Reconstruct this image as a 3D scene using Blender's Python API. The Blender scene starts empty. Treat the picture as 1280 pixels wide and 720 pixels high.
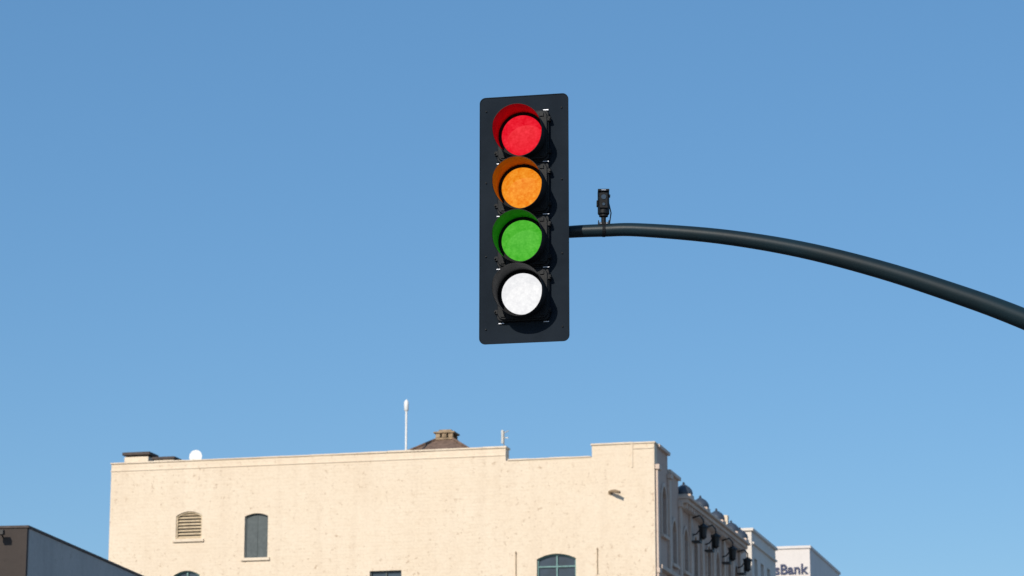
import bpy, bmesh, math, random
from mathutils import Vector, Matrix
random.seed(7)
sc = bpy.context.scene
sc.view_settings.view_transform = 'Standard'
sc.view_settings.look = 'None'
sc.view_settings.exposure = 0

# ------------------------------------------------------------------ materials
def newmat(name):
    m = bpy.data.materials.new(name); m.use_nodes = True
    nt = m.node_tree
    return m, nt, nt.nodes, nt.links, nt.nodes["Principled BSDF"]

def noise(nt, coord, scale, detail=4, rough=0.6, stretch=None):
    n = nt.nodes.new("ShaderNodeTexNoise")
    n.inputs["Scale"].default_value = scale
    n.inputs["Detail"].default_value = detail
    n.inputs["Roughness"].default_value = rough
    if stretch:
        mp = nt.nodes.new("ShaderNodeMapping")
        mp.inputs["Scale"].default_value = stretch
        nt.links.new(coord, mp.inputs["Vector"])
        nt.links.new(mp.outputs["Vector"], n.inputs["Vector"])
    else:
        nt.links.new(coord, n.inputs["Vector"])
    return n.outputs["Fac"]

def ramp(nt, fac, p0, p1, c0=(0,0,0,1), c1=(1,1,1,1)):
    r = nt.nodes.new("ShaderNodeValToRGB")
    r.color_ramp.elements[0].position = p0; r.color_ramp.elements[0].color = c0
    r.color_ramp.elements[1].position = p1; r.color_ramp.elements[1].color = c1
    nt.links.new(fac, r.inputs["Fac"])
    return r.outputs["Color"]

def mix(nt, fac, a, b, mode='MIX'):
    m = nt.nodes.new("ShaderNodeMix"); m.data_type = 'RGBA'; m.blend_type = mode
    if isinstance(fac, float): m.inputs["Factor"].default_value = fac
    else: nt.links.new(fac, m.inputs["Factor"])
    for k, v in (("A", a), ("B", b)):
        s = [i for i in m.inputs if i.name == k and i.type == 'RGBA'][0]
        if isinstance(v, (tuple, list)): s.default_value = (v[0], v[1], v[2], 1)
        else: nt.links.new(v, s)
    return [o for o in m.outputs if o.type == 'RGBA'][0]

def plaster(name, base, stain, dark, brick=True, bump=0.25, chips=0.5, streaks=0.2):
    m, nt, N, L, b = newmat(name)
    co = N.new("ShaderNodeTexCoord").outputs["Object"]
    big = ramp(nt, noise(nt, co, 0.35, 5), 0.35, 0.7)
    c = mix(nt, big, base, stain)
    streak = ramp(nt, noise(nt, co, 1.0, 5, 0.6, (1.6, 1.6, 0.16)), 0.48, 0.74)
    s2 = N.new("ShaderNodeMath"); s2.operation = 'MULTIPLY'; s2.inputs[1].default_value = streaks
    L.new(streak, s2.inputs[0])
    c = mix(nt, s2.outputs[0], c, dark)
    # patched, weathered paint: soft mottling at brick scale
    mot = ramp(nt, noise(nt, co, 2.6, 6, 0.75, (1.0,1.0,1.7)), 0.50, 0.72)
    m2 = N.new("ShaderNodeMath"); m2.operation='MULTIPLY'; m2.inputs[1].default_value = chips*0.55
    L.new(mot, m2.inputs[0]); c = mix(nt, m2.outputs[0], c, (dark[0]*1.15, dark[1]*1.15, dark[2]*1.1))
    # chips
    sp = ramp(nt, noise(nt, co, 4.0, 4, 0.78), 0.585, 0.635)
    cl = ramp(nt, noise(nt, co, 0.45, 3), 0.38, 0.56)
    mu = N.new("ShaderNodeMath"); mu.operation = 'MULTIPLY'; L.new(sp, mu.inputs[0]); L.new(cl, mu.inputs[1])
    m3 = N.new("ShaderNodeMath"); m3.operation = 'MULTIPLY'; m3.inputs[1].default_value = chips
    L.new(mu.outputs[0], m3.inputs[0])
    c = mix(nt, m3.outputs[0], c, (dark[0]*0.75, dark[1]*0.65, dark[2]*0.55))
    fine = noise(nt, co, 9, 6, 0.7)
    c = mix(nt, 1.0, c, ramp(nt, fine, 0.3, 0.7, (0.88,0.865,0.85,1), (1,1,1,1)), 'MULTIPLY')
    L.new(c, b.inputs["Base Color"])
    b.inputs["Roughness"].default_value = 0.85
    bp = N.new("ShaderNodeBump"); bp.inputs["Strength"].default_value = bump; bp.inputs["Distance"].default_value = 0.03
    h = fine
    if brick:
        sx = N.new("ShaderNodeSeparateXYZ"); L.new(co, sx.inputs[0])
        ad = N.new("ShaderNodeMath"); ad.operation = 'ADD'; L.new(sx.outputs[0], ad.inputs[0]); L.new(sx.outputs[1], ad.inputs[1])
        cb = N.new("ShaderNodeCombineXYZ"); L.new(ad.outputs[0], cb.inputs[0]); L.new(sx.outputs[2], cb.inputs[1])
        br = N.new("ShaderNodeTexBrick"); L.new(cb.outputs[0], br.inputs["Vector"])
        br.inputs["Scale"].default_value = 1.0
        br.inputs["Brick Width"].default_value = 0.42; br.inputs["Row Height"].default_value = 0.16
        br.inputs["Mortar Size"].default_value = 0.012
        iv = N.new("ShaderNodeMath"); iv.operation = 'MULTIPLY_ADD'; iv.inputs[1].default_value = -0.6
        L.new(br.outputs["Fac"], iv.inputs[0]); L.new(fine, iv.inputs[2]); h = iv.outputs[0]
    L.new(h, bp.inputs["Height"]); L.new(bp.outputs[0], b.inputs["Normal"])
    return m

def paint(name, col, rough=0.45, metal=0.0, var=0.25, scale=6, bump=0.05, coat=0.0, spec=0.5):
    m, nt, N, L, b = newmat(name)
    co = N.new("ShaderNodeTexCoord").outputs["Object"]
    f = noise(nt, co, scale, 5)
    c2 = tuple(max(0, x*(1-var)) for x in col); c1 = tuple(min(1, x*(1+var*0.6)) for x in col)
    L.new(mix(nt, ramp(nt, f, 0.3, 0.7), c1, c2), b.inputs["Base Color"])
    r = N.new("ShaderNodeMapRange"); L.new(f, r.inputs["Value"])
    r.inputs["To Min"].default_value = max(0.02, rough-0.1); r.inputs["To Max"].default_value = min(1, rough+0.15)
    L.new(r.outputs["Result"], b.inputs["Roughness"])
    b.inputs["Metallic"].default_value = metal
    b.inputs["Specular IOR Level"].default_value = spec
    if coat: b.inputs["Coat Weight"].default_value = coat
    bp = N.new("ShaderNodeBump"); bp.inputs["Strength"].default_value = bump; bp.inputs["Distance"].default_value = 0.01
    L.new(noise(nt, co, scale*8, 3), bp.inputs["Height"]); L.new(bp.outputs[0], b.inputs["Normal"])
    return m

def glass(name, col=(0.03,0.04,0.05), rough=0.12):
    return paint(name, col, rough, 0.0, 0.5, 1.2, 0.1, 0, 0.8)

def lamp(name, c_hi, c_lo, strength):
    m, nt, N, L, b = newmat(name)
    co = N.new("ShaderNodeTexCoord").outputs["Object"]
    v = N.new("ShaderNodeTexVoronoi"); v.inputs["Scale"].default_value = 60; L.new(co, v.inputs["Vector"])
    f = noise(nt, co, 26, 5, 0.75)
    c = mix(nt, ramp(nt, f, 0.38, 0.66), c_lo, c_hi)
    c = mix(nt, 0.3, c, mix(nt, ramp(nt, v.outputs["Distance"], 0.1, 0.7), c_hi, c_lo))
    L.new(c, b.inputs["Emission Color"])
    b.inputs["Emission Strength"].default_value = strength
    b.inputs["Base Color"].default_value = tuple(x*0.05 for x in c_lo)+(1,)
    b.inputs["Roughness"].default_value = 0.6
    b.inputs["Specular IOR Level"].default_value = 0.1
    return m

M_cream = plaster("cream_painted_brick", (0.80,0.685,0.54), (0.77,0.645,0.495), (0.50,0.37,0.26), True, 0.4, 0.6, 0.16)
M_coping = plaster("coping_plaster", (0.80,0.69,0.55), (0.72,0.60,0.46), (0.42,0.32,0.24), False, 0.15, 0.3)
M_street = plaster("rose_stucco", (0.64,0.47,0.385), (0.55,0.40,0.325), (0.30,0.21,0.17), False, 0.3, 0.5)
M_trim = plaster("facade_trim_stone", (0.70,0.57,0.48), (0.60,0.48,0.40), (0.3,0.22,0.18), False, 0.2, 0.4)
M_white = plaster("white_stucco", (0.80,0.74,0.68), (0.72,0.67,0.61), (0.45,0.40,0.36), False, 0.1, 0.2)
M_bank = plaster("pale_concrete_panel", (0.74,0.70,0.68), (0.68,0.64,0.62), (0.5,0.47,0.45), False, 0.1, 0.1)
M_grey = plaster("grey_concrete", (0.45,0.44,0.43), (0.37,0.365,0.36), (0.18,0.175,0.17), False, 0.3, 0.3)
M_brown = plaster("brown_painted_wall", (0.055,0.043,0.038), (0.045,0.035,0.031), (0.02,0.017,0.015), False, 0.2, 0.3)
M_roof = paint("roof_membrane", (0.16,0.15,0.14), 0.9)
M_dark = paint("dark_metal_cap", (0.06,0.045,0.04), 0.7)
M_iron = paint("black_wrought_iron", (0.012,0.012,0.013), 0.5)
M_slate = paint("blue_grey_finial_metal", (0.045,0.06,0.085), 0.45)
M_tile = paint("weathered_brown_roof_tile", (0.17,0.11,0.08), 0.85, 0, 0.5, 5, 0.5)
M_stone = paint("cupola_stone", (0.33,0.24,0.15), 0.85, 0, 0.5, 4, 0.4)
M_glass = glass("window_glass", (0.035,0.05,0.07))
M_shutter = paint("slate_green_shutter", (0.07,0.09,0.095), 0.6, 0, 0.2)
M_teal = paint("teal_window_frame", (0.13,0.27,0.26), 0.5)
M_louvre = paint("louvre_slat", (0.60,0.49,0.34), 0.7)
M_wht = paint("white_painted_metal", (0.75,0.75,0.74), 0.4, 0, 0.1)
M_galv = paint("galvanised_metal", (0.35,0.35,0.34), 0.5, 0.6)
M_navy = paint("navy_letter", (0.015,0.03,0.10), 0.5)
M_plate = paint("backplate_paint", (0.0085,0.0145,0.023), 0.75, 0, 0.2, 3, 0.05, 0, 0.12)
M_house = paint("signal_housing_polycarbonate", (0.005,0.007,0.010), 0.55, 0, 0.2, 10, 0.05, 0, 0.22)
M_visor = paint("visor_outer", (0.004,0.005,0.007), 0.6, 0, 0.2, 12, 0.03, 0, 0.25)
M_arm = paint("mast_arm_dark_green_paint", (0.007,0.019,0.026), 0.38, 0, 0.3, 3, 0.04, 0.0, 0.35)
M_steel = paint("stainless_screw", (0.30,0.32,0.36), 0.4, 0.9)
M_vred = paint("visor_glow_red", (0.62,0.004,0.015), 0.5, 0, 0.2, 20, .03, 0, .2)  # red lamp glow inside the hood, painted as base colour
M_vamb = paint("visor_glow_amber", (0.60,0.21,0.003), 0.5, 0, 0.2, 20, .03, 0, .2)  # amber lamp glow inside the hood, painted as base colour
M_vgrn = paint("visor_glow_green", (0.05,0.36,0.02), 0.5, 0, 0.2, 20, .03, 0, .2)  # green lamp glow inside the hood, painted as base colour
L_red = lamp("red_lens", (0.93,0.028,0.05), (0.72,0.002,0.014), 1.0)
L_amb = lamp("amber_lens", (0.98,0.40,0.04), (0.80,0.19,0.002), 1.0)
L_grn = lamp("green_lens", (0.12,0.55,0.055), (0.05,0.39,0.02), 1.0)
L_wht = lamp("white_lens", (1,1,1), (0.80,0.80,0.82), 1.0)

def ground_mat(name, a, b2, scale, bump=0.3):
    return paint(name, a, 0.9, 0, 0.3, scale, bump)
M_ground = ground_mat("city_ground", (0.20,0.19,0.17), None, 0.3)
M_asph = ground_mat("asphalt", (0.05,0.05,0.052), None, 2.0)
M_walk = ground_mat("pavement_concrete", (0.33,0.32,0.30), None, 1.0)
M_line = ground_mat("road_paint", (0.75,0.75,0.72), None, 3.0)

# ------------------------------------------------------------------ mesh helpers
class MB:
    def __init__(s): s.v = []; s.f = []
    def add(s, vs, fs):
        o = len(s.v); s.v += [tuple(p) for p in vs]; s.f += [tuple(i+o for i in f) for f in fs]
    def box(s, x0,x1,y0,y1,z0,z1, mp=None):
        vs = [(x,y,z) for z in (z0,z1) for y in (y0,y1) for x in (x0,x1)]
        if mp: vs = [mp(*p) for p in vs]
        s.add(vs, [(0,1,3,2),(4,6,7,5),(0,4,5,1),(2,3,7,6),(0,2,6,4),(1,5,7,3)])
    def sbox(s, a0,a1,o0,o1,z0,z1, x0=0.0):
        s.box(x0+o0, x0+o1, a0, a1, z0, z1)
    def prism(s, prof, d0, d1, mp):
        n = len(prof)
        vs = [mp(a,d0,z) for a,z in prof]+[mp(a,d1,z) for a,z in prof]
        fs = [tuple(range(n)), tuple(range(2*n-1,n-1,-1))]
        fs += [(i,i+n,(i+1)%n+n,(i+1)%n) for i in range(n)]
        s.add(vs, fs)
    def ring(s, po, pi, d0, d1, mp):
        n = len(po)
        vs = [mp(a,d0,z) for a,z in po]+[mp(a,d0,z) for a,z in pi]+[mp(a,d1,z) for a,z in po]+[mp(a,d1,z) for a,z in pi]
        fs = []
        for i in range(n):
            j = (i+1)%n
            fs += [(i,j,j+n,i+n),(i+2*n,i+3*n,j+3*n,j+2*n),(i,i+2*n,j+2*n,j),(i+n,j+n,j+3*n,i+3*n)]
        s.add(vs, fs)
    def lathe(s, prof, org, axis='Z', n=24):
        vs = []
        for r,h in prof:
            for i in range(n):
                a = 2*math.pi*i/n
                c, q = r*math.cos(a), r*math.sin(a)
                p = {'Z':(c,q,h),'Y':(c,h,q),'X':(h,c,q)}[axis]
                vs.append((p[0]+org[0],p[1]+org[1],p[2]+org[2]))
        fs = []
        for k in range(len(prof)-1):
            for i in range(n):
                j=(i+1)%n
                fs.append((k*n+i,k*n+j,(k+1)*n+j,(k+1)*n+i))
        fs.append(tuple(range(n-1,-1,-1))); fs.append(tuple((len(prof)-1)*n+i for i in range(n)))
        s.add(vs, fs)
    def tube(s, pts, rad, n=16):
        vs=[]; P=[Vector(p) for p in pts]
        up = Vector((0,1,0.01))
        for k,p in enumerate(P):
            t = (P[min(k+1,len(P)-1)]-P[max(k-1,0)]).normalized()
            x = t.cross(up)
            if x.length < 0.05: x = t.cross(Vector((1,0,0)))
            x.normalize()
            y = t.cross(x).normalized()
            r = rad[k] if isinstance(rad,(list,tuple)) else rad
            for i in range(n):
                a=2*math.pi*i/n
                vs.append(tuple(p+x*r*math.cos(a)+y*r*math.sin(a)))
        fs=[]
        for k in range(len(P)-1):
            for i in range(n):
                j=(i+1)%n; fs.append((k*n+i,k*n+j,(k+1)*n+j,(k+1)*n+i))
        fs.append(tuple(range(n-1,-1,-1))); fs.append(tuple((len(P)-1)*n+i for i in range(n)))
        s.add(vs,fs)

def finish(mb, name, mat, parent=None, smooth=False, bevel=0.0, seg=2):
    me = bpy.data.meshes.new(name); me.from_pydata(mb.v, [], mb.f)
    bm = bmesh.new(); bm.from_mesh(me)
    bmesh.ops.recalc_face_normals(bm, faces=bm.faces)
    bm.to_mesh(me); bm.free()
    ob = bpy.data.objects.new(name, me); sc.collection.objects.link(ob)
    me.materials.append(mat)
    if parent: ob.parent = parent
    if bevel:
        b = ob.modifiers.new("bevel",'BEVEL'); b.width = bevel; b.segments = seg; b.limit_method='ANGLE'
    if smooth:
        for p in me.polygons: p.use_smooth = True
        try:
            me.set_sharp_from_angle(angle=math.radians(40))
        except Exception: pass
    return ob

def empty(name, loc=(0,0,0), rz=0):
    e = bpy.data.objects.new(name, None); e.empty_display_size = 0.3
    sc.collection.objects.link(e); e.location = loc; e.rotation_euler = (0,0,math.radians(rz))
    return e

def profile(c, h, z0, z1, rise, n=10):
    pts=[(c-h,z0),(c+h,z0)]
    if rise < 0.005:
        return pts+[(c+h,z1),(c-h,z1)]
    for i in range(n+1):
        a = 1-2*i/n
        pts.append((c+h*a, z1-rise + rise*(1-a*a)))
    return pts

def boolean_cut(ob, cut_mb):
    c = finish(cut_mb, "cutter", M_cream, ob.parent)
    bpy.context.view_layer.update()
    m = ob.modifiers.new("b",'BOOLEAN'); m.operation='DIFFERENCE'; m.object=c; m.solver='EXACT'
    dg = bpy.context.evaluated_depsgraph_get()
    me = bpy.data.meshes.new_from_object(ob.evaluated_get(dg))
    ob.modifiers.clear(); ob.data = me
    bpy.data.objects.remove(c, do_unlink=True)

FR = lambda a,d,z: (a,d,z)       # front face, y=0, facing -y ; d goes inward
def SIDE(x0=0.0):
    return lambda a,d,z: (x0-d,a,z)  # right face; d goes inward

# ------------------------------------------------------------------ cream building
B = empty("cream_brick_building", (6.17,120,0), -14.1)
wall = MB()
wall.prism([(-25.17,0),(0,0),(0,22.03),(-2.77,22.03),(-2.77,21.51),(-6.65,21.51),(-6.65,22.08),(-25.17,22.08)],0,0.6,FR)
front = finish(wall,"front_wall",M_cream,B)
cut = MB(); fr_dark=MB(); pane=MB(); sill=MB(); shut=MB(); louv=MB(); teal=MB(); frm=MB()
wins = [(-21.35,.62,18.54,19.80,.20,'vent'),(-18.15,.55,17.6,19.60,.13,'shut'),
        (-4.38,.87,15.2,17.35,.22,'teal'),(-12.1,.73,14.9,16.84,.0,'dark'),(-21.4,.62,15.2,17.12,.2,'teal')]
for z0 in (11.2,7.4):
    for i,x in enumerate((-21.4,-16.9,-12.1,-8.2,-4.38)):
        wins.append((x,.75,z0,z0+2.1,.2,'teal' if i%2==0 else 'dark'))
for x in (-20,-14.5,-9): wins.append((x,1.7,1.0,4.4,.0,'dark'))
wins.append((-3.5,.95,.05,3.0,.25,'teal'))
for (c,h,z0,z1,rise,k) in wins:
    cut.prism(profile(c,h,z0,z1,rise),-0.2,0.28,FR)
    t=.06
    po=profile(c,h-.004,z0+.004,z1-.004,rise); pi=profile(c,h-t,z0+t,z1-t,rise*0.92)
    if k=='vent':
        frm.ring(po,pi,.06,.14,FR)
        n=8
        for i in range(n):
            z=z0+.08+(z1-z0-.24)*i/(n-1)
            w=h-t
            if z>z1-rise-.05: w=h*0.78
            louv.add([(c-w,.08,z),(c+w,.08,z),(c+w,.2,z+.09),(c-w,.2,z+.09),(c-w,.10,z-.02),(c+w,.10,z-.02),(c+w,.22,z+.07),(c-w,.22,z+.07)],
                     [(0,1,2,3),(7,6,5,4),(0,4,5,1),(2,6,7,3),(0,3,7,4),(1,5,6,2)])
        pane.prism(profile(c,h-.01,z0+.01,z1-.01,rise),.25,.27,FR)
    elif k=='shut':
        shut.prism(profile(c,h-.05,z0+.05,z1-.05,rise),.14,.17,FR)
        fr_dark.ring(po,pi,.10,.16,FR)
        shut.box(c-.03,c+.03,.12,.139,z0+.1,z1-.1)
    else:
        tgt = teal if k=='teal' else fr_dark
        tgt.ring(po,pi,.12,.2,FR)
        pane.prism(profile(c,h-.02,z0+.02,z1-.02,rise),.21,.23,FR)
        tgt.box(c-.03,c+.03,.13,.205,z0+t,z1-t-.01)
        zm=z0+(z1-z0)*.5
        tgt.box(c-h+t,c+h-t,.125,.207,zm-.035,zm+.035)
        if k=='teal':
            zt=z1-.55; tgt.box(c-h+t,c+h-t,.122,.206,zt-.03,zt+.03)
    sill.box(c-h-.12,c+h+.12,-.09,.10,z0-.13,z0-.003)
boolean_cut(front,cut)
finish(pane,"window_glass",M_glass,B); finish(sill,"window_sills",M_coping,B,bevel=.01)
finish(shut,"window_shutter",M_shutter,B); finish(louv,"louvre_slats",M_louvre,B); finish(teal,"teal_window_frames",M_teal,B)
finish(fr_dark,"dark_window_frames",M_shutter,B); finish(frm,"vent_frame",M_louvre,B)
body=MB(); body.box(-25.165,-.52,.603,21.9,0,21.0); finish(body,"building_core",M_cream,B)
rf=MB(); rf.box(-24.9,-.5,.61,21.8,21.003,21.05); finish(rf,"roof_deck",M_roof,B)
par=MB(); par.box(-25.168,-24.8,.604,21.9,21.06,22.06); par.box(-24.79,-.5,21.5,21.9,21.06,21.9); finish(par,"rear_parapet",M_cream,B)
cp=MB()
def coping(x0,x1,y0,y1,z0,z1,segs):
    xs=[x0+(x1-x0)*i/segs for i in range(segs+1)]
    for i in range(segs):
        j=random.uniform(-.012,.012); k=random.uniform(-.008,.008)
        cp.box(xs[i]+.002,xs[i+1]-.002,y0+k,y1,z0,z1+j)
coping(-25.21,-12.06,-.045,.66,22.083,22.15,11); coping(-12.05,-6.60,-.05,.66,22.083,22.165,5); coping(-6.56,-2.83,-.04,.65,21.513,21.58,4); coping(-2.82,.05,-.05,.66,22.033,22.11,3)
cp.box(-25.19,-6.66,-.03,-.002,21.74,21.79)
finish(cp,"parapet_coping",M_coping,B,bevel=.012)
pp=MB()
pp.box(-1.02,-.94,-.035,-.003,21.0,22.03); pp.box(-.935,-.02,-.03,-.003,21.80,21.88)
finish(pp,"corner_pier_trim",M_cream,B,bevel=.008)
tr=MB()
for x,z0,z1 in ((-6.18,16.4,17.5),(-2.55,16.4,17.55)):
    tr.box(x-.015,x+.015,-.05,-.005,z0,z1); tr.box(x-.03,x+.03,-.06,-.051,z1-.1,z1-.04)
finish(tr,"wall_tie_bars",M_stone,B)
fx=MB(); fx.tube([(-1.98,-.02,19.93),(-1.9,-.18,19.96),(-1.7,-.32,19.94),(-1.45,-.42,19.86)],[.04,.06,.08,.06],10)
fx.lathe([(.03,-.06),(.10,-.05),(.10,0)],(-1.95,0.0,19.93),'Y',12)
finish(fx,"wall_spout",M_stone,B,True)
# ---- ornate street facade
sw=MB(); S=SIDE(0)
sw.prism([(.603,0),(22,0),(22,20.2),(5.5,20.2),(5.5,21.2),(3.0,21.2),(3.0,21.95),(.603,21.95)],0,.5,S)
side=finish(sw,"street_facade_wall",M_street,B)
cut=MB(); pane=MB(); fd=MB(); tm=MB(); ir=MB(); dm=MB()
bays=[1.9,4.2,7.0,9.4,12.9,15.3,18.6,20.6]
for a in bays:
    for (z0,z1) in ((17.3,19.2),(13.6,15.9),(10.0,12.2),(6.3,8.6),(1.0,4.4)):
        hi = a<3 and z1==19.2
        zz=z1+(1.2 if hi else 0); z00=z0+(1.0 if hi else 0)
        h=.5
        cut.prism(profile(a,h,z00,zz,.45),-.2,.3,S)
        pane.prism(profile(a,h-.02,z00+.02,zz-.02,.45),.2,.22,S)
        fd.ring(profile(a,h-.004,z00+.004,zz-.004,.45),profile(a,h-.07,z00+.07,zz-.07,.42),.12,.19,S)
        fd.box(a-.025,a+.025,.13,.195,z00+.07,zz-.08,S)
        tm.ring(profile(a,h+.16,z00-.05,zz+.16,.52),profile(a,h+.004,z00-.001,zz+.004,.45),-.07,-.003,S)
        tm.sbox(a-h-.2,a+h+.2,.004,.16,z00-.2,z00-.06)
boolean_cut(side,cut)
for a in (.35,3.05,5.6,8.2,11.1,14.1,17.0,19.6,21.75):
    top=20.0 if a>5 else 20.9
    tm.sbox(a-.2,a+.2,.005,.12,0,top)
    tm.sbox(a-.27,a+.27,.006,.2,top+.002,top+.22)
    tm.sbox(a-.24,a+.24,.007,.17,16.4,16.6)
tm.sbox(5.5,22.05,-.55,.42,20.203,20.38); tm.sbox(5.45,22.1,-.5,.55,20.384,20.50)
for k in range(28): tm.sbox(5.75+k*.58,5.95+k*.58,.008,.36,19.98,20.20)
tm.sbox(.67,3.1,-.55,.12,21.953,22.1)
tm.sbox(3.11,5.6,-.55,.12,21.203,21.36)
tm.sbox(.45,22,.005,.22,16.62,16.8); tm.sbox(.45,22,.005,.2,9.2,9.4); tm.sbox(.45,22,.005,.3,5.0,5.3)
for a in (6.3,10.5,14.8,19.0,21.6):
    tm.sbox(a-.42,a+.42,-.3,.5,20.504,20.66)
    dm.lathe([(.40,0),(.42,.08),(.38,.22),(.27,.36),(.12,.46),(.05,.5),(.06,.56),(.0,.62)],(.1,a,20.663),'Z',16)
for a in (8.3,11.6,16.3,20.7):
    ir.tube([(.1,a,19.9),(.45,a,20.0),(.62,a,19.8),(.62,a,19.6)],.035,8)
    ir.tube([(.1,a,19.1),(.3,a,19.15),(.45,a,19.35),(.4,a,19.55)],.035,8)
    ir.lathe([(.05,.62),(.22,.5),(.24,.42),(.18,.40),(.14,.02),(.17,0),(.04,-.12)],(.62,a,19.0),'Z',8)
    ir.box(.12,.5,a-.3,a+.3,18.75,18.82)
    for q in range(6): ir.box(.47,.5,a-.3+q*.115,a-.27+q*.115,18.83,19.25)
finish(pane,"street_window_glass",M_glass,B); finish(fd,"street_window_frames",M_shutter,B)
finish(tm,"cornices_and_pilasters",M_trim,B,bevel=.015); finish(ir,"iron_lantern_brackets",M_iron,B); finish(dm,"parapet_finials",M_slate,B,True)
# rooftop parts
ch=MB(); ch.box(-24.92,-23.75,.9,1.9,21.06,22.55); ch.box(-23.5,-22.55,.95,1.8,21.06,22.38); finish(ch,"chimney_stacks",M_coping,B,bevel=.02)
cc=MB(); cc.box(-25.0,-23.66,.82,1.98,22.62,22.76); cc.box(-24.8,-23.85,1.0,1.8,22.551,22.618); cc.box(-23.58,-22.46,.87,1.88,22.383,22.50); finish(cc,"chimney_caps",M_dark,B,bevel=.02)
cu=MB(); cx,cy=-10.45,4.0
cu.box(cx-1.2,cx+1.2,cy-1.2,cy+1.2,21.06,22.5); finish(cu,"cupola_base",M_coping,B)
cr=MB(); e=1.5; t=.42
cr.add([(cx-e,cy-e,22.503),(cx+e,cy-e,22.503),(cx+e,cy+e,22.503),(cx-e,cy+e,22.503),(cx-t,cy-t,23.2),(cx+t,cy-t,23.2),(cx+t,cy+t,23.2),(cx-t,cy+t,23.2)],
       [(3,2,1,0),(4,5,6,7),(0,1,5,4),(1,2,6,5),(2,3,7,6),(3,0,4,7)])
for sx in (-1,1):
    for sy in (-1,1): cr.tube([(cx+sx*e,cy+sy*e,22.53),(cx+sx*t,cy+sy*t,23.23)],.06,8)
finish(cr,"cupola_roof",M_tile,B)
cv=MB()
cv.box(cx-.46,cx+.46,cy-.46,cy+.46,23.203,23.30)
for sx in (-.3,0,.3):
    for sy in (-.36,.36): cv.box(cx+sx-.11,cx+sx+.11,cy+sy-.08,cy+sy+.08,23.303,23.50)
cv.box(cx-.5,cx+.5,cy-.5,cy+.5,23.503,23.59); cv.box(cx-.3,cx+.3,cy-.3,cy+.3,23.593,23.70)
finish(cv,"cupola_vent",M_stone,B,bevel=.03)
def on_roof(name,x,y,z):
    p = Matrix.Translation((6.17,120,0)) @ Matrix.Rotation(math.radians(-14.1),4,'Z') @ Vector((x,y,z))
    return empty(name,p,-14.1)
A=on_roof("whip_antenna_mast",-11.56,1.2,21.05)
m=MB(); m.lathe([(.09,0),(.09,.05),(.05,.06),(.05,3.1)],(0,0,0),'Z',12); m.lathe([(.06,3.1),(.1,3.15),(.11,3.5),(.06,3.6),(.02,3.64)],(0,0,0),'Z',14); finish(m,"antenna_tube",M_wht,A,True)
D=on_roof("satellite_dish",-21.53,1.2,21.05)
m=MB(); m.lathe([(.03,0),(.03,1.35)],(0,.08,0),'Z',10); m.tube([(0,.05,1.35),(0,-.35,1.2)],.012,6); m.box(-.04,.04,-.4,-.32,1.17,1.25); finish(m,"dish_mount",M_galv,D)
m=MB(); m.lathe([(.30,-.10),(.24,-.04),(.14,.01),(.0,.03),(.0,.05),(.15,.03),(.26,-.02),(.31,-.09)],(0,0,1.42),'Y',24); finish(m,"dish_reflector",M_wht,D,True)
N2=on_roof("roof_antenna",-7.03,1.2,21.05)
m=MB(); m.tube([(0,0,0),(0,0,2.0)],.025,8); m.tube([(-.02,0,1.9),(.22,0,2.02)],.02,6); m.box(-.12,-.03,-.03,.03,1.45,2.05); m.box(.03,.2,-.02,.02,1.68,1.72); finish(m,"antenna_elements",M_galv,N2)

# ------------------------------------------------------------------ neighbour, bank, grey building
Nb=empty("white_stucco_building",(6.17,120,0),-14.1)
m=MB(); m.box(-14,.3,24,32,0,21.4); nb=finish(m,"walls",M_white,Nb)
cut=MB();pane=MB()
S2=SIDE(.3)
for a in (25.3,27.4,29.5):
    for z0 in (18.6,15.4,11.8,8.2,4.6):
        cut.box(a-.5,a+.5,-.2,.25,z0,z0+1.5,S2); pane.box(a-.48,a+.48,.18,.2,z0+.02,z0+1.48,S2)
boolean_cut(nb,cut); finish(pane,"window_glass",M_glass,Nb)
m=MB(); m.box(-14.1,.42,23.9,32.1,21.403,21.55); m.box(.303,.42,24.1,31.9,20.75,20.85); m.box(.303,.42,24.1,31.9,17.8,17.9); finish(m,"cornice",M_white,Nb,bevel=.02)

K=empty("bank_building",(21.35,200,0),-14.1)
m=MB(); m.box(-24,0,0,16,0,28.0); kb=finish(m,"walls",M_bank,K)
cut=MB();pane=MB()
for z0 in (22.6,19,15.4,11.8,8.2,4.6,1):
    for i in range(7):
        x=-22.5+i*3.2; cut.box(x,x+2.2,-.2,.3,z0,z0+1.8); pane.box(x+.02,x+2.18,.2,.22,z0+.02,z0+1.78)
    for i in range(4):
        y=1.5+i*3.6; cut.box(y,y+2.2,-.2,.3,z0,z0+1.8,S); pane.box(y+.02,y+2.18,.2,.22,z0+.02,z0+1.78,S)
boolean_cut(kb,cut); finish(pane,"window_glass",M_glass,K)
m=MB(); m.box(-24.1,.1,-.1,16.1,28.003,28.2); m.box(-24.05,.05,-.06,-.004,25.2,25.32); m.box(-5,-2,4,8,28.203,28.6); finish(m,"roof_coping",M_bank,K,bevel=.02)
fc=bpy.data.curves.new("bank_sign_letters",'FONT'); fc.body="sBank"; fc.size=1.0; fc.extrude=.04; fc.align_x='RIGHT'; fc.offset=.02
fo=bpy.data.objects.new("bank_sign_letters",fc); sc.collection.objects.link(fo); fo.parent=K
fo.location=(-.2,-.06,26.2); fo.rotation_euler=(math.radians(90),0,0); fc.materials.append(M_navy)

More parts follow.
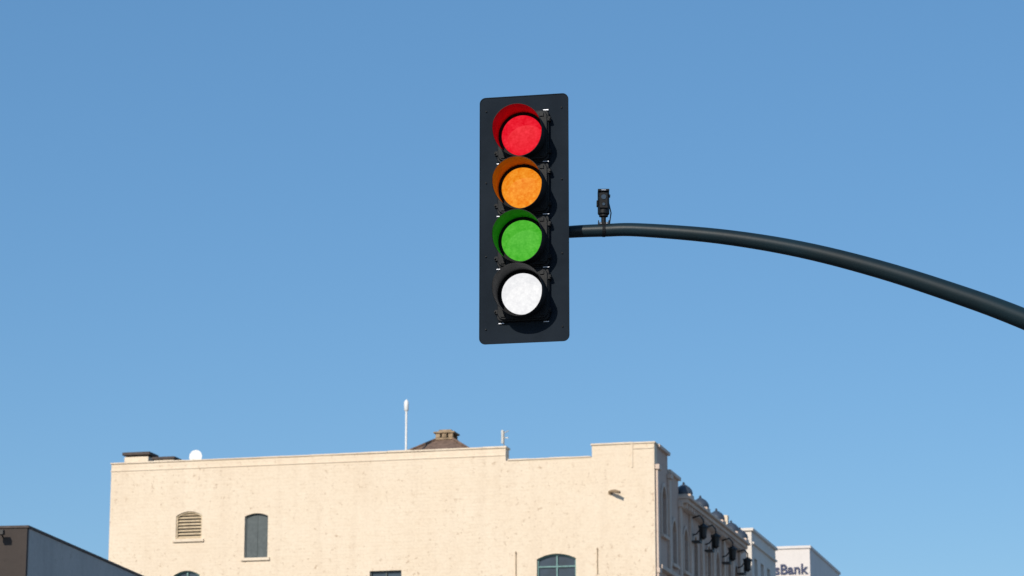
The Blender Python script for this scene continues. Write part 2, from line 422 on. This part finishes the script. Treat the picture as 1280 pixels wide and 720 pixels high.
G=empty("grey_concrete_building",(-12.17,70,0),-8.5)
m=MB(); m.box(-16,-.003,.12,22,0,11.35); g=finish(m,"side_walls",M_grey,G)
cut=MB();pane=MB()
for a in (3,7.5,12,16.5):
    for z0 in (5.4,1.6): cut.box(a,a+1.6,-.2,.25,z0,z0+1.7,SIDE(-.003)); pane.box(a+.02,a+1.58,.18,.2,z0+.02,z0+1.68,SIDE(-.003))
boolean_cut(g,cut)
m=MB(); m.box(-16,-.02,0,.117,0,11.35); finish(m,"front_cladding",M_brown,G)
for x in (-14,-10.5,-7,-3.5):
    for z0 in (5.4,1.6): pane.box(x,x+1.6,-.02,-.003,z0,z0+1.7)
finish(pane,"window_glass",M_glass,G)
m=MB(); m.box(-16.05,.03,-.03,22.05,11.353,11.42); finish(m,"roof_coping",M_dark,G,bevel=.01)
m=MB(); m.tube([(-.62,-.02,11.1),(-.62,-.25,11.2)],.02,8); m.box(-.72,-.52,-.38,-.22,11.15,11.27); finish(m,"floodlight",M_iron,G,bevel=.015)

# ------------------------------------------------------------------ traffic signal
T=empty("traffic_signal",(.079,17.84,6.135),-12)
def rrect(w,h,r,n=6):
    pts=[]
    for cx,cz,a0 in ((w/2-r,-h/2+r,-90),(w/2-r,h/2-r,0),(-w/2+r,h/2-r,90),(-w/2+r,-h/2+r,180)):
        for i in range(n+1):
            a=math.radians(a0+90*i/n); pts.append((cx+r*math.cos(a),cz+r*math.sin(a)))
    return pts
H=1.675
m=MB(); m.prism(rrect(.600,H,.04),0,.006,FR); finish(m,"backplate",M_plate,T,bevel=.0015)
m=MB(); m.ring(rrect(.600,H,.04),rrect(.590,H-.01,.036),-.003,-.0005,FR); finish(m,"backplate_rim",M_plate,T)
hs=MB(); hg=MB(); st=MB()
zc=[.547,.190,-.167,-.524]
for z in zc:
    hs.prism([(a,b+z) for a,b in rrect(.350,.347,.03)],-.035,.13,FR)
    hs.prism([(a,b+z) for a,b in rrect(.334,.328,.04)],-.052,-.0355,FR)
    for s in (-1,1):
        for dz in (-.11,.11):
            x0,x1=(s*.175-.010,s*.175+.013) if s>0 else (s*.175-.013,s*.175+.010)
            hg.box(x0,x1,-.046,-.012,z+dz-.015,z+dz+.015)
            hg.lathe([(.007,-.010),(.007,0)],(s*.184,-.046,z+dz),'Y',10)
    for s in (-1,1):
        for dz in (-.137,.137):
            hg.box(s*.13-.014,s*.13+.014,-.060,-.0525,z+dz-.012,z+dz+.012)
for z in (.3685,.0115,-.3455):
    hg.box(-.13,.13,-.03,.10,z-.004,z+.004)
    for x in (-.155,.155): st.box(x-.020,x+.020,-.0425,-.036,z-.005,z+.000)
for z in (.727,-.705):
    for x in (-.15,.15): st.box(x-.018,x+.018,-.012,-.003,z-.003,z+.003)
for x in (-.26,.26):
    for z in (-.74,-.25,.25,.74): hg.lathe([(.006,-.004),(.006,0)],(x*.98,-.0045,z),'Y',8)
hs.prism(rrect(.20,1.30,.03),.131,.155,FR)
finish(hs,"housing_sections",M_house,T,bevel=.005); finish(hg,"hinges_and_latches",M_house,T,bevel=.002); finish(st,"screws_and_clips",M_steel,T)
def visor(z,name,inside_mat):
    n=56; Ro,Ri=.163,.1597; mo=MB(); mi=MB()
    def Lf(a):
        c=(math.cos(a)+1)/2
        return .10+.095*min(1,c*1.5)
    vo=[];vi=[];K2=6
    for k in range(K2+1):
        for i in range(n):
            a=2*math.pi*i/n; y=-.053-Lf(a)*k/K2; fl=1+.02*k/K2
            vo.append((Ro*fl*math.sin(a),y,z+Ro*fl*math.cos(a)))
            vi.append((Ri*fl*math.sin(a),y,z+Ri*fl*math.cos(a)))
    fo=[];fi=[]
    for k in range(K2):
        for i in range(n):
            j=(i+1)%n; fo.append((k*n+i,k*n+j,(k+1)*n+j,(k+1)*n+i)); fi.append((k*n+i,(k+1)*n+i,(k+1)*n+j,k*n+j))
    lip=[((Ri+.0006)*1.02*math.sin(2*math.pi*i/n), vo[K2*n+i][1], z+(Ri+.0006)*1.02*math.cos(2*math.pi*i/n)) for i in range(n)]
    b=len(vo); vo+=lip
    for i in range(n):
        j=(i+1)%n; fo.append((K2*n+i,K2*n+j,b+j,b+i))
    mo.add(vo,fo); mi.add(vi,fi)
    finish(mo,name,M_visor,T,True); finish(mi,name+"_inside",inside_mat,T,True)  # inner face gets the painted glow colour; the white hood stays dark
def lens(z,name,mat):
    m=MB(); pr=[]
    for i in range(11):
        a=math.radians(i*9); pr.append((.138*math.cos(a)+1e-4,-.056-.026*math.sin(a)))
    m.lathe(pr,(0,0,z),'Y',48); finish(m,name,mat,T,True)
    r=MB()
    r.lathe([(.159,-.0525),(.159,-.058),(.1392,-.062),(.1392,-.0525)],(0,0,z),'Y',48); finish(r,name+"_gasket",M_visor,T)
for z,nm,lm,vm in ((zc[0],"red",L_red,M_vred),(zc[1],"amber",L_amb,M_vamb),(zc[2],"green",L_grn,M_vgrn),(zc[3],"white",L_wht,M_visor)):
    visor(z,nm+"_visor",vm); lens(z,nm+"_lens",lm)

# ------------------------------------------------------------------ mast arm
P=empty("traffic_signal_pole",(6.3,17.42,0),0)
key=[(.02,6.06),(.376,6.083),(.609,6.088),(.846,6.085),(1.371,6.028),(1.89,5.928),(2.405,5.78),(2.912,5.597),(3.315,5.43),(4.0,5.105),(4.8,4.68),(5.5,4.27),(6.3,3.75)]
def cr_(p0,p1,p2,p3,t): return .5*((2*p1)+(-p0+p2)*t+(2*p0-5*p1+4*p2-p3)*t*t+(-p0+3*p1-3*p2+p3)*t**3)
pts=[];rad=[]
kk=[key[0]]+key+[key[-1]]
for i in range(1,len(kk)-2):
    for s in range(6):
        t=s/6; x=cr_(kk[i-1][0],kk[i][0],kk[i+1][0],kk[i+2][0],t); z=cr_(kk[i-1][1],kk[i][1],kk[i+1][1],kk[i+2][1],t)
        pts.append((x-6.3,18.05-.1*x-17.42,z)); rad.append(.037+.0093*x)
m=MB(); m.tube(pts,rad,28); finish(m,"curved_mast_arm",M_arm,P,True)
m=MB(); m.lathe([(.26,0),(.26,.03),(.15,.035),(.145,.3),(.125,4.2),(.13,4.2),(.13,4.25),(.06,4.33)],(0,0,0),'Z',32); finish(m,"pole_shaft",M_arm,P,True)
m=MB(); m.box(-.16,.16,-.16,.16,3.55,3.95); finish(m,"arm_connection",M_arm,P,bevel=.02)
m=MB(); m.box(.10-6.3,.26-6.3,18.0-17.42,18.09-17.42,5.99,6.17)
m.lathe([(.052,-.02),(.052,.02)],(.30-6.3,18.02-17.42,6.083),'X',24)
finish(m,"signal_clamp",M_arm,P,bevel=.006)

# ------------------------------------------------------------------ detection camera on the arm
C=empty("detection_camera",(.607,17.99,6.13),0)
m=MB()
m.lathe([(.034,.065),(.039,.07),(.039,.218),(.035,.228)],(0,0,0),'Z',20)
finish(m,"sensor_body",M_house,C,True,bevel=.002)
m=MB(); m.box(-.038,.038,-.052,.0,.216,.230); m.box(-.028,.028,-.049,-.036,.10,.205); m.box(-.046,-.037,-.02,.02,.12,.16); m.box(.037,.045,-.02,.02,.185,.20)
finish(m,"sun_shade",M_visor,C,bevel=.003)
m=MB(); m.lathe([(.017,-.003),(.017,0)],(0,-.050,.175),'Y',16); m.lathe([(.010,-.003),(.010,0)],(0,-.050,.125),'Y',12); finish(m,"sensor_window",M_glass,C)
m=MB(); m.lathe([(.016,-.03),(.016,.09)],(0,0,0),'Z',12); m.lathe([(.030,.052),(.030,.062)],(0,0,0),'Z',16); m.box(-.028,.028,-.03,.03,-.012,.008)
m.box(-.037,-.031,-.03,.03,-.03,.02); m.box(.031,.037,-.03,.03,-.03,.02)
m.lathe([(.045,-.010),(.045,.010)],(0,-.005,-.043),'X',20)
m.tube([(.034,0,.15),(.050,.01,.08),(.038,.02,-.0),(.040,.03,-.02)],.004,6)
finish(m,"mount_bracket",M_visor,C)
m=MB()
for x in (-.02,.02): m.lathe([(.005,-.004),(.005,0)],(x,-.031,.0),'Y',8)
m.box(-.015,.015,-.0535,-.0525,.219,.225)
finish(m,"bracket_bolts",M_steel,C)

# ------------------------------------------------------------------ ground, streets
def sheet(name,cx,cy,lx,ly,z,mat,rz=-14.1,parent=None):
    m=MB(); m.add([(-lx/2,-ly/2,0),(lx/2,-ly/2,0),(lx/2,ly/2,0),(-lx/2,ly/2,0)],[(0,1,2,3)])
    o=finish(m,name,mat,parent); o.location=(cx,cy,z); o.rotation_euler=(0,0,math.radians(rz)); return o
sheet("ground",0,0,9000,9000,0,M_ground,0)
a=math.radians(14.1); sv=Vector((math.sin(a),math.cos(a),0)); rv=Vector((math.cos(a),-math.sin(a),0))
c0=Vector((-6.4,0,0))
def at(v,r): return c0+sv*v+rv*r
p=at(100,0); sheet("avenue_road",p.x,p.y,14,500,.004,M_asph)
mm=MB()
for v in range(-100,340,9):
    if 88<v<112: continue
    q=at(v,0)
    cs=[q+rv*-.06+sv*-1.5,q+rv*.06+sv*-1.5,q+rv*.06+sv*1.5,q+rv*-.06+sv*1.5]; mm.add([(w.x,w.y,0) for w in cs],[(0,1,2,3)])
for r in range(-6,7):
    q=at(14,r); cs=[q+rv*-.2+sv*-1.5,q+rv*.2+sv*-1.5,q+rv*.2+sv*1.5,q+rv*-.2+sv*1.5]; mm.add([(w.x,w.y,0) for w in cs],[(0,1,2,3)])
o=finish(mm,"road_markings",M_line); o.location.z=.012
p=at(103,0); sheet("cross_street_road",p.x,p.y,400,10,.008,M_asph)
def walk(v0,v1,r0,r1):
    m=MB(); m.box(r0,r1,v0,v1,.0,.13); o=finish(m,"pavement",M_walk,bevel=.02); o.location=(c0.x,c0.y,0); o.rotation_euler=(0,0,-a)
walk(-100,97,7,13); walk(-100,97,-17,-7); walk(109,330,7,13); walk(109,330,-14,-7)

# ------------------------------------------------------------------ light
el,az=math.radians(30),math.radians(206)
w=bpy.data.worlds.new("World"); sc.world=w; w.use_nodes=True
nt=w.node_tree; bg=nt.nodes["Background"]
sk=nt.nodes.new("ShaderNodeTexSky"); sk.sky_type='NISHITA'; sk.sun_disc=False
sk.sun_elevation=el; sk.sun_rotation=az; sk.air_density=1.0; sk.dust_density=0.5; sk.ozone_density=3.6; sk.altitude=0
hv=nt.nodes.new("ShaderNodeHueSaturation"); hv.inputs["Saturation"].default_value=1.14; hv.inputs["Hue"].default_value=.496
nt.links.new(sk.outputs[0],hv.inputs["Color"])
# a constant blue mixed into the sky colour evens it out towards the horizon
hz=mix(nt,0.38,hv.outputs[0],(1.18,2.95,5.6))
nt.links.new(hz,bg.inputs["Color"]); bg.inputs["Strength"].default_value=.112
ld=bpy.data.lights.new("sun",'SUN'); ld.energy=4.2; ld.angle=math.radians(.5); ld.color=(1,.91,.78)
lo=bpy.data.objects.new("sun",ld); sc.collection.objects.link(lo)
d=Vector((math.sin(az)*math.cos(el),math.cos(az)*math.cos(el),math.sin(el)))
lo.rotation_euler=d.to_track_quat('Z','Y').to_euler(); lo.location=(-40,-60,60)

# ------------------------------------------------------------------ camera
cd=bpy.data.cameras.new("camera"); co=bpy.data.objects.new("camera",cd); sc.collection.objects.link(co)
co.location=(0,0,1.6); co.rotation_euler=(math.radians(90+12.83),0,0)
cd.sensor_width=36; cd.lens=98.44; cd.clip_end=8000; cd.clip_start=.1
cd.dof.use_dof=True; cd.dof.focus_distance=18.5; cd.dof.aperture_fstop=8.0
sc.camera=co
